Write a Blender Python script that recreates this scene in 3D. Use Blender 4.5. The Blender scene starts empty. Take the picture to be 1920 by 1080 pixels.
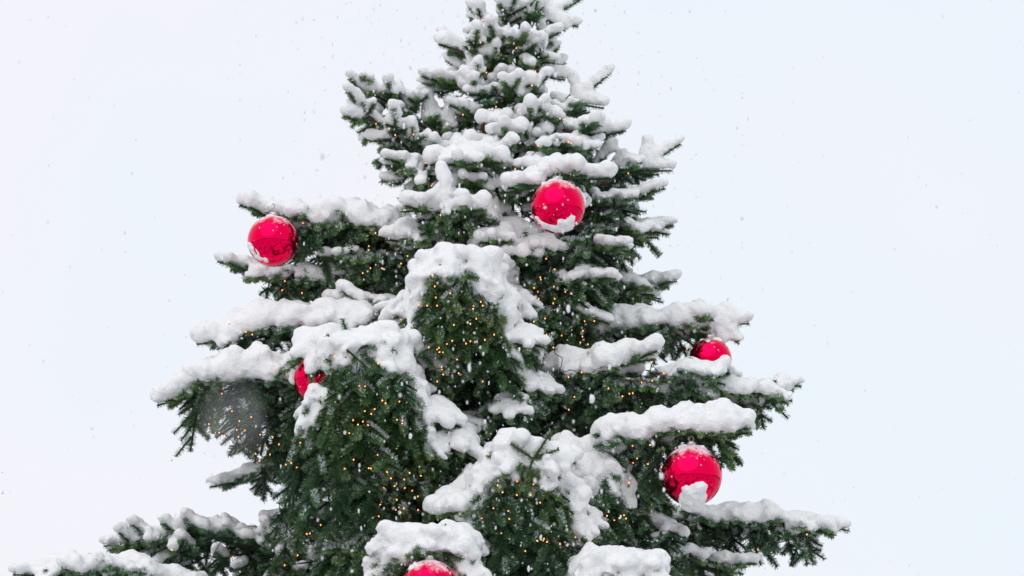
import bpy, math
import numpy as np
from mathutils import Vector

rng = np.random.default_rng(11)
scene = bpy.context.scene
COL = scene.collection
UP = np.array([0.0, 0.0, 1.0])

# ------------------------------------------------------------------ camera
CAM = np.array([0.0, -14.0, 1.7])
LENS = 103.0
AIM_Z = 4.55
pitch = math.atan2(AIM_Z - CAM[2], 14.0)
FWD = np.array([0, math.cos(pitch), math.sin(pitch)])
RIGHT = np.array([1.0, 0, 0])
CUP = np.array([0, -math.sin(pitch), math.cos(pitch)])
FPX = 1920 * LENS / 36.0


def at(x, y, d):
    """The point on the vertical plane d metres in front of the trunk that lies along this sight line."""
    v = FWD + RIGHT * ((x - 960) / FPX) + CUP * ((540 - y) / FPX)
    return CAM + v * ((-d - CAM[1]) / v[1])


def project(P):
    q = P - CAM
    z = q @ FWD
    return 960 + FPX * (q @ RIGHT) / z, 540 - FPX * (q @ CUP) / z


cd = bpy.data.cameras.new("camera")
cam = bpy.data.objects.new("camera", cd)
COL.objects.link(cam)
cam.location = CAM
cam.rotation_euler = (math.pi / 2 + pitch, 0, 0)
cd.lens = LENS
cd.sensor_width = 36
cd.clip_start = 0.1
cd.clip_end = 3000
cd.dof.use_dof = True
cd.dof.focus_distance = 13.4
cd.dof.aperture_fstop = 4.0
scene.camera = cam


# ------------------------------------------------------------------ small helpers
def unit(v):
    return v / np.maximum(np.linalg.norm(v, axis=-1, keepdims=True), 1e-9)


def link(name, me, parent=None):
    o = bpy.data.objects.new(name, me)
    COL.objects.link(o)
    if parent is not None:
        o.parent = parent
    return o


def empty(name, loc=(0, 0, 0)):
    o = bpy.data.objects.new(name, None)
    o.empty_display_size = 0.1
    o.location = loc
    COL.objects.link(o)
    return o


def tag(o, label=None, cat=None, group=None, kind=None):
    for k, v in (("label", label), ("category", cat), ("group", group), ("kind", kind)):
        if v:
            o[k] = v


def mesh_np(name, V, F, mat, n=4, smooth=True, col=None):
    """A mesh from arrays of vertices and of n-sided faces."""
    me = bpy.data.meshes.new(name)
    V = np.asarray(V, np.float32)
    F = np.asarray(F, np.int32)
    me.vertices.add(len(V))
    me.vertices.foreach_set("co", V.ravel())
    me.loops.add(F.size)
    me.loops.foreach_set("vertex_index", F.ravel())
    me.polygons.add(len(F))
    me.polygons.foreach_set("loop_start", np.arange(0, F.size, n, dtype=np.int32))
    me.polygons.foreach_set("use_smooth", np.full(len(F), smooth, dtype=bool))
    if col is not None:
        a = me.color_attributes.new("tint", 'FLOAT_COLOR', 'POINT')
        c4 = np.ones((len(V), 4), np.float32)
        c4[:, :3] = col
        a.data.foreach_set("color", c4.ravel())
    me.update(calc_edges=True)
    me.validate()
    me.materials.append(mat)
    return me


def tube(pts, radii, sides=6):
    """Vertices and quads of a tapering tube along a polyline."""
    pts = np.asarray(pts, float)
    n = len(pts)
    T = unit(np.gradient(pts, axis=0))
    ref = np.array([0, 0, 1.0]) if abs(T[:, 2]).mean() < 0.8 else np.array([1.0, 0, 0])
    A = unit(np.cross(T, ref))
    B = np.cross(T, A)
    ang = np.linspace(0, 2 * np.pi, sides, endpoint=False)
    ring = A[:, None] * np.cos(ang)[None, :, None] + B[:, None] * np.sin(ang)[None, :, None]
    V = (pts[:, None] + ring * np.asarray(radii)[:, None, None]).reshape(-1, 3)
    i = np.arange(n - 1)[:, None] * sides
    j = np.arange(sides)[None]
    k = (j + 1) % sides
    F = np.stack([i + j, i + k, i + sides + k, i + sides + j], -1).reshape(-1, 4)
    return V, F


def join(parts):
    Vs, Fs, o = [], [], 0
    for V, F in parts:
        Vs.append(V)
        Fs.append(F + o)
        o += len(V)
    return np.concatenate(Vs), np.concatenate(Fs)


def curve(pts, step):
    """Catmull-Rom through the points, resampled at about even steps."""
    P = np.asarray(pts, float)
    if len(P) == 2:
        P = np.array([P[0], (P[0] + P[1]) / 2, P[1]])
    Q = np.concatenate([[2 * P[0] - P[1]], P, [2 * P[-1] - P[-2]]])
    out = []
    for i in range(1, len(Q) - 2):
        t = np.linspace(0, 1, 24, endpoint=False)[:, None]
        a, b, c, d = Q[i - 1], Q[i], Q[i + 1], Q[i + 2]
        out.append(0.5 * (2 * b + (c - a) * t + (2 * a - 5 * b + 4 * c - d) * t ** 2 + (3 * b - a - 3 * c + d) * t ** 3))
    X = np.concatenate(out + [P[-1:]])
    s = np.concatenate([[0], np.cumsum(np.linalg.norm(np.diff(X, axis=0), axis=1))])
    n = max(3, int(s[-1] / step) + 1)
    u = np.linspace(0, s[-1], n)
    return np.stack([np.interp(u, s, X[:, k]) for k in range(3)], 1), s[-1]


# ------------------------------------------------------------------ materials
def new_mat(name):
    m = bpy.data.materials.new(name)
    m.use_nodes = True
    nt = m.node_tree
    return m, nt, nt.nodes["Principled BSDF"], nt.nodes.new, nt.links.new


def noise(nt, scale, detail=4, src="Object", rough=0.55):
    tc = nt.nodes.new("ShaderNodeTexCoord")
    n = nt.nodes.new("ShaderNodeTexNoise")
    n.inputs["Scale"].default_value = scale
    n.inputs["Detail"].default_value = detail
    n.inputs["Roughness"].default_value = rough
    nt.links.new(tc.outputs[src], n.inputs["Vector"])
    return n


def ramp(nt, src, stops):
    r = nt.nodes.new("ShaderNodeValToRGB")
    e = r.color_ramp.elements
    while len(e) < len(stops):
        e.new(0.5)
    for el, (p, c) in zip(e, stops):
        el.position = p
        el.color = (*c, 1)
    nt.links.new(src, r.inputs[0])
    return r


def snow_material():
    m, nt, b, N, L = new_mat("fresh_snow")
    n = noise(nt, 9, 4)
    r = ramp(nt, n.outputs["Fac"], [(0.3, (0.84, 0.845, 0.85)), (0.7, (0.89, 0.888, 0.885))])
    L(r.outputs["Color"], b.inputs["Base Color"])
    b.inputs["Roughness"].default_value = 0.75
    b.inputs["Specular IOR Level"].default_value = 0.2
    b.inputs["Subsurface Weight"].default_value = 0.0
    f = noise(nt, 140, 3)
    f2 = noise(nt, 38, 4)
    mx = N("ShaderNodeMath")
    mx.operation = 'ADD'
    L(f.outputs["Fac"], mx.inputs[0])
    L(f2.outputs["Fac"], mx.inputs[1])
    bp = N("ShaderNodeBump")
    bp.inputs["Strength"].default_value = 0.65
    bp.inputs["Distance"].default_value = 0.012
    L(mx.outputs[0], bp.inputs["Height"])
    L(bp.outputs[0], b.inputs["Normal"])
    return m


def needle_material():
    m, nt, b, N, L = new_mat("fir_needles")
    a = N("ShaderNodeAttribute")
    a.attribute_name = "tint"
    L(a.outputs["Color"], b.inputs["Base Color"])
    b.inputs["Roughness"].default_value = 0.5
    b.inputs["Specular IOR Level"].default_value = 0.35
    return m


def bark_material():
    m, nt, b, N, L = new_mat("bark")
    n = noise(nt, 45, 6)
    r = ramp(nt, n.outputs["Fac"], [(0.3, (0.045, 0.026, 0.016)), (0.55, (0.13, 0.08, 0.045)), (0.75, (0.24, 0.17, 0.11))])
    L(r.outputs["Color"], b.inputs["Base Color"])
    b.inputs["Roughness"].default_value = 0.85
    bp = N("ShaderNodeBump")
    bp.inputs["Distance"].default_value = 0.004
    L(n.outputs["Fac"], bp.inputs["Height"])
    L(bp.outputs[0], b.inputs["Normal"])
    return m


def bauble_material():
    m, nt, b, N, L = new_mat("red_mirror_bauble")
    b.inputs["Base Color"].default_value = (0.92, 0.002, 0.068, 1)
    b.inputs["Metallic"].default_value = 1.0
    b.inputs["Roughness"].default_value = 0.06
    w = noise(nt, 7, 2)
    bp0 = N("ShaderNodeBump")
    bp0.inputs["Strength"].default_value = 0.25
    bp0.inputs["Distance"].default_value = 0.006
    L(w.outputs["Fac"], bp0.inputs["Height"])
    L(bp0.outputs[0], b.inputs["Normal"])
    # powder of snow stuck to the upper cap and in scattered grains over the rest
    tc = N("ShaderNodeTexCoord")
    sep = N("ShaderNodeSeparateXYZ")
    L(tc.outputs["Object"], sep.inputs[0])
    n = noise(nt, 26, 6, rough=0.7)
    h = N("ShaderNodeMath"); h.operation = 'MULTIPLY_ADD'
    L(sep.outputs["Z"], h.inputs[0])
    h.inputs[1].default_value = 5.6
    h.inputs[2].default_value = -0.45
    ad = N("ShaderNodeMath"); ad.operation = 'ADD'
    L(h.outputs[0], ad.inputs[0])
    L(n.outputs["Fac"], ad.inputs[1])
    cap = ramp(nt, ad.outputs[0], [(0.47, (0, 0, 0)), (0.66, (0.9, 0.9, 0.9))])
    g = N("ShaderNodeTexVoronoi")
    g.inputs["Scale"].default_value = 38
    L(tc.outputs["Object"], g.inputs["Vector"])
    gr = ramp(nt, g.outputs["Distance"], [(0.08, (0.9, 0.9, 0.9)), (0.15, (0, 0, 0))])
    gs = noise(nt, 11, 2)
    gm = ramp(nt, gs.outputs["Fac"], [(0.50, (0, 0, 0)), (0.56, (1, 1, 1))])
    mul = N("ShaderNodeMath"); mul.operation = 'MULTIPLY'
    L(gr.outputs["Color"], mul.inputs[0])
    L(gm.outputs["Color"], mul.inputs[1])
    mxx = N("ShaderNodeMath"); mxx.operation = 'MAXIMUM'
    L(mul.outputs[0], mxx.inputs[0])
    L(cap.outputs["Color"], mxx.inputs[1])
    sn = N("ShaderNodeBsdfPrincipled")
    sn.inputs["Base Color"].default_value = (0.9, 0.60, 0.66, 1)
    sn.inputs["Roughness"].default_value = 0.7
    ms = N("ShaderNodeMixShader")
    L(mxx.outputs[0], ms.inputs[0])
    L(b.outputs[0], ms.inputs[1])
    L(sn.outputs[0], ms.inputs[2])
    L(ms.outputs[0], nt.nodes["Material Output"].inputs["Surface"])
    return m


def plain(name, col, rough=0.5, metal=0.0, bump=0.0):
    m, nt, b, N, L = new_mat(name)
    n = noise(nt, 60, 3)
    lo = tuple(c * 0.75 for c in col)
    hi = tuple(min(1, c * 1.2) for c in col)
    r = ramp(nt, n.outputs["Fac"], [(0.3, lo), (0.7, hi)])
    L(r.outputs["Color"], b.inputs["Base Color"])
    b.inputs["Roughness"].default_value = rough
    b.inputs["Metallic"].default_value = metal
    return m


def bulb_material():
    m, nt, b, N, L = new_mat("warm_bulb")
    b.inputs["Base Color"].default_value = (0.9, 0.5, 0.2, 1)
    b.inputs["Emission Color"].default_value = (1.0, 0.31, 0.065, 1)
    b.inputs["Emission Strength"].default_value = 2.7
    return m


M_SNOW = snow_material()
M_NEEDLE = needle_material()
M_BARK = bark_material()
M_BALL = bauble_material()
M_CAP = plain("tarnished_silver", (0.5, 0.48, 0.45), 0.35, 1.0)
M_WIRE = plain("dark_green_cable", (0.012, 0.016, 0.012), 0.5)
M_BULB = bulb_material()
M_CONE = plain("cone_scales", (0.10, 0.035, 0.022), 0.7)
M_FLAKE = plain("snowflake_white", (0.95, 0.95, 0.97), 0.8)
_nt = M_FLAKE.node_tree
_tr = _nt.nodes.new("ShaderNodeBsdfTranslucent")
_tr.inputs["Color"].default_value = (0.97, 0.97, 0.98, 1)
_mx = _nt.nodes.new("ShaderNodeMixShader")
_mx.inputs[0].default_value = 0.55
_nt.links.new(_nt.nodes["Principled BSDF"].outputs[0], _mx.inputs[1])
_nt.links.new(_tr.outputs[0], _mx.inputs[2])
_nt.links.new(_mx.outputs[0], _nt.nodes["Material Output"].inputs["Surface"])


# ------------------------------------------------------------------ snow surfaces
def box3(a):
    for ax in range(3):
        a = (np.roll(a, 1, ax) + a + np.roll(a, -1, ax)) / 3
    return a


def value_noise(shape, cell, amp):
    c = [s // cell + 3 for s in shape]
    g = rng.uniform(-1, 1, c)
    out = g
    for ax in range(3):
        u = np.arange(shape[ax]) / cell
        i = u.astype(int)
        f = u - i
        f = f * f * (3 - 2 * f)
        sh = [1, 1, 1]
        sh[ax] = -1
        f = f.reshape(sh)
        out = np.take(out, i, ax) * (1 - f) + np.take(out, i + 1, ax) * f
    return out * amp


def blob_surface(C, RH, RV, vox, soft=2):
    """One closed skin round a heap of ellipsoids: their merged distance field, softened and made lumpy, then meshed."""
    pad = 5 * vox
    R = np.maximum(RH, RV)
    lo = (C - R[:, None]).min(0) - pad
    hi = (C + R[:, None]).max(0) + pad
    n = np.ceil((hi - lo) / vox).astype(int) + 1
    f = np.full(n, 0.06, np.float32)
    ax = [lo[k] + np.arange(n[k]) * vox for k in range(3)]
    for c, rh, rv in zip(C, RH, RV):
        m = max(rh, rv) + 3 * vox
        s = [slice(max(0, int((c[k] - m - lo[k]) / vox)), min(n[k], int((c[k] + m - lo[k]) / vox) + 2)) for k in range(3)]
        dx = ((ax[0][s[0]] - c[0]) / rh) ** 2
        dy = ((ax[1][s[1]] - c[1]) / rh) ** 2
        dz = ((ax[2][s[2]] - c[2]) / rv) ** 2
        d = (np.sqrt(dx[:, None, None] + dy[None, :, None] + dz[None, None, :]) - 1) * min(rh, rv)
        blk = f[s[0], s[1], s[2]]
        np.minimum(blk, d, out=blk)
    f = np.clip(f, -0.04, 0.04)
    for _ in range(soft):
        f = box3(f)
    f = f - 0.0012 * soft
    f = f + value_noise(f.shape, max(2, int(0.04 / vox)), 0.0045).astype(np.float32)
    f += value_noise(f.shape, 2, 0.0042).astype(np.float32)
    f[0] = f[-1] = 0.05
    f[:, 0] = f[:, -1] = 0.05
    f[:, :, 0] = f[:, :, -1] = 0.05
    return surface_net(f, lo, vox)


def surface_net(f, lo, vox):
    ins = f < 0
    cs = [(0, 0, 0), (1, 0, 0), (0, 1, 0), (1, 1, 0), (0, 0, 1), (1, 0, 1), (0, 1, 1), (1, 1, 1)]
    nx, ny, nz = f.shape
    cnt = np.zeros((nx - 1, ny - 1, nz - 1), np.int8)
    for a, b, c in cs:
        cnt += ins[a:nx - 1 + a, b:ny - 1 + b, c:nz - 1 + c]
    act = (cnt > 0) & (cnt < 8)
    I = np.argwhere(act)
    if len(I) == 0:
        return None
    val = np.stack([f[I[:, 0] + a, I[:, 1] + b, I[:, 2] + c] for a, b, c in cs], 1)
    acc = np.zeros((len(I), 3))
    num = np.zeros(len(I))
    csf = np.array(cs, float)
    for i in range(8):
        for j in range(i + 1, 8):
            if np.abs(csf[i] - csf[j]).sum() != 1:
                continue
            x = (val[:, i] < 0) != (val[:, j] < 0)
            den = val[:, i] - val[:, j]
            t = np.where(x, val[:, i] / np.where(np.abs(den) < 1e-9, 1e-9, den), 0)
            acc += np.where(x[:, None], csf[i] + (csf[j] - csf[i]) * t[:, None], 0)
            num += x
    V = lo + (I + acc / num[:, None]) * vox
    idx = np.full(act.shape, -1, np.int32)
    idx[act] = np.arange(len(I))
    F = []
    for ax_ in range(3):
        o1, o2 = (ax_ + 1) % 3, (ax_ + 2) % 3
        sl0 = [slice(1, -1)] * 3
        sl1 = [slice(1, -1)] * 3
        sl0[ax_] = slice(0, -1)
        sl1[ax_] = slice(1, None)
        a, b = ins[tuple(sl0)], ins[tuple(sl1)]
        E = np.argwhere(a != b)
        if len(E) == 0:
            continue
        flip = a[tuple(E.T)]
        base = E.copy()
        base[:, o1] += 1
        base[:, o2] += 1
        q = []
        for u, v in ((0, 0), (1, 0), (1, 1), (0, 1)):
            p = base.copy()
            p[:, o1] -= u
            p[:, o2] -= v
            q.append(idx[tuple(p.T)])
        q = np.stack(q, 1)
        q[~flip] = q[~flip][:, ::-1]
        F.append(q)
    F = np.concatenate(F)
    return V, F[(F >= 0).all(1)]


def pieces(V, F, least=40):
    """The separate lumps of a surface, largest first, leaving out mere specks."""
    lab = np.arange(len(V))
    while True:
        m = lab[F].min(1)
        new = lab.copy()
        for k in range(F.shape[1]):
            np.minimum.at(new, F[:, k], m)
        new = new[new]
        if (new == lab).all():
            break
        lab = new
    out = []
    for l in np.unique(lab):
        vi = np.flatnonzero(lab == l)
        if len(vi) < least:
            continue
        mp = np.full(len(V), -1)
        mp[vi] = np.arange(len(vi))
        f = mp[F]
        out.append((V[vi], f[(f >= 0).all(1)]))
    return sorted(out, key=lambda q: -len(q[0]))


# ------------------------------------------------------------------ boughs
# baubles: pixel centre, pixel radius, distance in front of the trunk
BALLS = [
    dict(x=1046, y=388, r=51, d=0.98), dict(x=512, y=452, r=48, d=0.62), dict(x=596, y=708, r=48, d=0.95),
    dict(x=1332, y=674, r=40, d=0.42), dict(x=1297, y=892, r=57, d=1.32), dict(x=805, y=1108, r=58, d=1.96),
]
for b_ in BALLS:
    b_["c"] = at(b_["x"], b_["y"], b_["d"])
    b_["R"] = b_["r"] * np.linalg.norm(b_["c"] - CAM) / FPX
# sight lines that stay open in front of a bauble: x, y, radius in pixels, index of the bauble
OPEN = [(1046, 388, 51, 0), (510, 450, 47, 1), (564, 728, 16, 2), (560, 700, 9, 2), (596, 708, 9, 2), (616, 712, 6, 2), (1337, 650, 29, 3), (1297, 892, 57, 4), (805, 1106, 54, 5)]


def clear_of_baubles(P, m=0.0):
    """True for points that neither run into a bauble nor hang before its open face."""
    ok = np.ones(len(P), bool)
    x, y = project(P)
    for b in BALLS:
        ok &= np.linalg.norm(P - b["c"], axis=1) > b["R"] + 0.012 + m
    for ox, oy, r, k in OPEN:
        before = -P[:, 1] > BALLS[k]["d"] - 0.05
        ok &= ~(before & (np.hypot(x - ox, y - oy) < r + m * 380))
    return ok


def perp(T):
    s = np.cross(T, UP)
    n = np.linalg.norm(s)
    return s / n if n > 0.15 else np.array([1.0, 0, 0])


ALL_TW = []          # sample points of every twig, for hanging the lights


def grow(spec):
    W, H = spec.get("W", 0.2), spec.get("H", 0.15)
    sn = spec.get("sn", 0.08)
    t0 = spec.get("t0", 0.18)
    dens = spec.get("dens", 1.0)
    lift = spec.get("lift", 0.0)
    dome = spec.get("dome", 0.0)
    ax, Ltot = curve(spec["P"], 0.03)
    n = len(ax)
    Tg = unit(np.gradient(ax, axis=0))
    wood = [(ax[::2] if n > 5 else ax, spec.get("r", 0.010 + 0.009 * Ltot), 0.004)]
    tw = []        # p0, dir, length, droop, exposure rank, clump tint
    sup = []       # snow supports: point, slope, thickness share

    def coat(pts, u0=0.0, tint=0.0):
        for a, b in zip(pts[:-1], pts[1:]):
            v = b - a
            l = np.linalg.norm(v)
            if l > 1e-4:
                tw.append((a, v / l, l * 1.15, 0.0, 0.0, tint))

    def prof(u):
        v = (u - t0) / (1 - t0)
        a = min(1.0, 0.55 + 1.4 * v)
        b = max(0.16, (1 - v) ** 0.75)
        return a * b

    def lateral(p, d, L, g, tint, fan=1.0):
        step = 0.062
        m = max(2, int(L / step))
        pts = [p]
        dd = d.copy()
        for k in range(m):
            dd = unit(dd - UP * g * step + rng.normal(0, 0.05, 3))
            pts.append(pts[-1] + dd * step)
        dress(np.array(pts), L, dd, tint, fan)

    def dress(pts, L, dd, tint, fan):
        """Wood, needles and side shoots along one side branch."""
        m = len(pts) - 1
        wood.append((pts, 0.004 + 0.006 * L, 0.002))
        coat(pts[1:], tint=tint)
        for k in range(1, m + 1):
            v = k / m
            q = pts[k]
            if pts[k][2] > pts[0][2] - 0.12 and rng.random() < 0.22:      # a shoot that stands up through the snow
                tw.append((q, unit(dd * 0.5 + UP + rng.normal(0, 0.35, 3)), rng.uniform(0.05, 0.085), 0.0, 0.5, tint + 0.5))
            t = unit(pts[k] - pts[k - 1])
            s = perp(t)
            nrm = np.cross(s, t)
            for side in (-1, 1):
                if rng.random() > 0.9 * fan:
                    continue
                l = (0.060 + 0.070 * (1 - 0.5 * v)) * rng.uniform(0.75, 1.25) * min(1, 0.5 + L * 2)
                a = rng.uniform(0.65, 1.0)
                dv = unit(t * math.cos(a) + s * side * math.sin(a) + nrm * rng.normal(0.10, 0.18) + UP * lift * rng.uniform(0, 0.9))
                tw.append((q, dv, l, rng.uniform(0.5, 3.0) * (1 - lift), 1.0, tint + rng.normal(0, 0.4)))
        if lift > 0.06 and rng.random() < 0.7:
            tw.append((pts[-1], unit(dd + UP * rng.uniform(0.1, 0.9)), rng.uniform(0.08, 0.13), 0.0, 2.0, tint + 0.25))
        else:
            tw.append((pts[-1], dd, rng.uniform(0.05, 0.085), 0.8, 1.0, tint + 0.3))

    i0 = int(t0 * (n - 1))
    coat(ax[i0 + 2:], tint=0.2)
    spacing = 0.085 / dens
    pos = t0 * Ltot
    alt = 0
    while pos < Ltot - 0.05:
        u = pos / Ltot
        i = min(n - 1, int(u * (n - 1)))
        T = Tg[i]
        S = perp(T)
        for side in (-1, 1):
            tint = rng.normal(0, 0.35)
            L = W * prof(u) * rng.uniform(0.75, 1.2)
            # the flat layer that carries the snow
            d = unit(T * rng.uniform(0.45, 0.8) + S * side * 0.9 + UP * (rng.uniform(-0.05, 0.2) + lift * rng.uniform(0.3, 1.2)))
            lateral(ax[i], d, max(0.06, L), rng.uniform(0.8, 2.2) * (1 - lift) + dome * rng.uniform(1.2, 3.2), tint)
            # the hanging curtain under it
            for _c in range((2 if dome > 0.65 else 1) if H > 0.05 else 0):
                Lh = math.hypot(H, 0.5 * W) * (0.35 + 0.65 * prof(u)) * rng.uniform(0.55, 1.1)
                d = unit(T * rng.uniform(0.1, 0.7) + S * side * rng.uniform(0.15, 1.0) - UP * rng.uniform(0.1, 0.7))
                lateral(ax[i] + rng.normal(0, 0.012, 3), d, Lh, rng.uniform(3.0, 7.0), tint - 0.25, 0.85)
        pos += spacing * rng.uniform(0.8, 1.2)
    bell = spec.get("bell")
    if bell:               # a bough end whose branches arch over and hang on all sides
        Wb, Hb, Db = bell
        ap = ax[-1]
        for k, cnt in ((1.0, 26), (0.8, 18), (0.6, 12)):
            for q_ in range(cnt):
                phi = 2 * np.pi * (q_ + rng.uniform(-.4, .4)) / cnt
                if math.sin(phi) > 0.5 and rng.random() < 0.6:
                    continue
                e_ = rng.uniform(0.5, 1.0)
                Ls = e_ * math.hypot(Wb, Hb) * k
                m = max(3, int(Ls / 0.062))
                sv_ = np.linspace(0.05, 1, m + 1) * e_
                wob = 1 + 0.12 * np.sin(sv_ * 7 + rng.uniform(0, 6))
                sc_ = k * rng.uniform(0.9, 1.06)
                ptsb = np.stack([ap[0] + math.cos(phi) * Wb * sc_ * sv_ ** 0.8 * wob, ap[1] + math.sin(phi) * Db * sc_ * sv_ ** 0.8 * wob,
                                 ap[2] - (1 - k) * 0.12 - Hb * sc_ * sv_ ** 1.75], 1) + rng.normal(0, 0.006, (m + 1, 3))
                dress(ptsb, min(0.5, Ls), unit(ptsb[-1] - ptsb[-2]), rng.normal(0.05, 0.35), 1.0)
    # the fork of shoots at the tip
    T = Tg[-1]
    S = perp(T)
    if spec.get("fork", True):
        for a, l in ((0, 0.13), (0.8, 0.11), (-0.8, 0.11), (0.75, 0.08), (-0.75, 0.08)):
            p = ax[-1] if abs(a) > 0.77 or a == 0 else ax[-3]
            tw.append((p, unit(T * math.cos(a) + S * math.sin(a) + UP * (0.30 if a == 0 else 0.16)), l * rng.uniform(0.85, 1.15), 0.6, 2.0, 0.3))
    for s in spec.get("tw", ()):       # single shoots that read one by one in the photo
        a, b = at(s[0], s[1], s[4]), at(s[2], s[3], s[4] + (s[5] if len(s) > 5 else 0.0))
        l = np.linalg.norm(b - a)
        tw.append((a, (b - a) / l, l, 0.0, 0.5 if spec.get("bell") else 2.0, 0.7))
        wood.append((np.array([a, (a + b) / 2, b]), 0.005, 0.003))
    P0 = np.array([t[0] for t in tw])
    D = np.array([t[1] for t in tw])
    Ln = np.array([t[2] for t in tw])
    G = np.array([t[3] for t in tw])
    tint = np.array([t[5] for t in tw])
    own = np.array([t[4] for t in tw]) > 1.5
    stand = np.array([t[4] for t in tw]) == 0.5
    end = P0 + D * Ln[:, None] - UP * (0.5 * G * Ln ** 2)[:, None]
    mid = P0 + D * (Ln / 2)[:, None]
    keep = clear_of_baubles(end, 0.012) & clear_of_baubles(mid, 0.012) & clear_of_baubles(P0, 0.008)
    P0, D, Ln, G, tint, own, stand = P0[keep], D[keep], Ln[keep], G[keep], tint[keep], own[keep], stand[keep]
    wood = [w for w in wood if clear_of_baubles(w[0], 0.0).all()] or wood[:1]

    # snow support samples
    S_ = []
    for s in (0.1, 0.32, 0.55, 0.78, 0.98):
        l = Ln * s
        p = P0 + D * l[:, None] - UP * (0.5 * G * l ** 2)[:, None]
        tz = (D[:, 2] - G * l)
        S_.append(np.concatenate([p, np.abs(tz)[:, None], own[:, None].astype(float)], 1))
    S_ = np.concatenate([q_[~stand] for q_ in S_])
    ALL_TW.append(S_[:, :3])
    # how open each shoot lies to the falling snow: its depth below the bough's upper surface
    M_ = P0 + D * (Ln / 2)[:, None]
    q = np.floor((M_[:, :2] - M_[:, :2].min(0)) / 0.07).astype(int) + 1
    top = np.full(q.max(0) + 2, -99.0)
    np.maximum.at(top, (q[:, 0], q[:, 1]), M_[:, 2])
    opn = np.exp(-(top[q[:, 0], q[:, 1]] - M_[:, 2]) / 0.06)
    return dict(open=opn, P0=P0, D=D, L=Ln, G=G, tint=tint, wood=wood, sup=S_, axis=ax, spec=spec, snow=sn)


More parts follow.
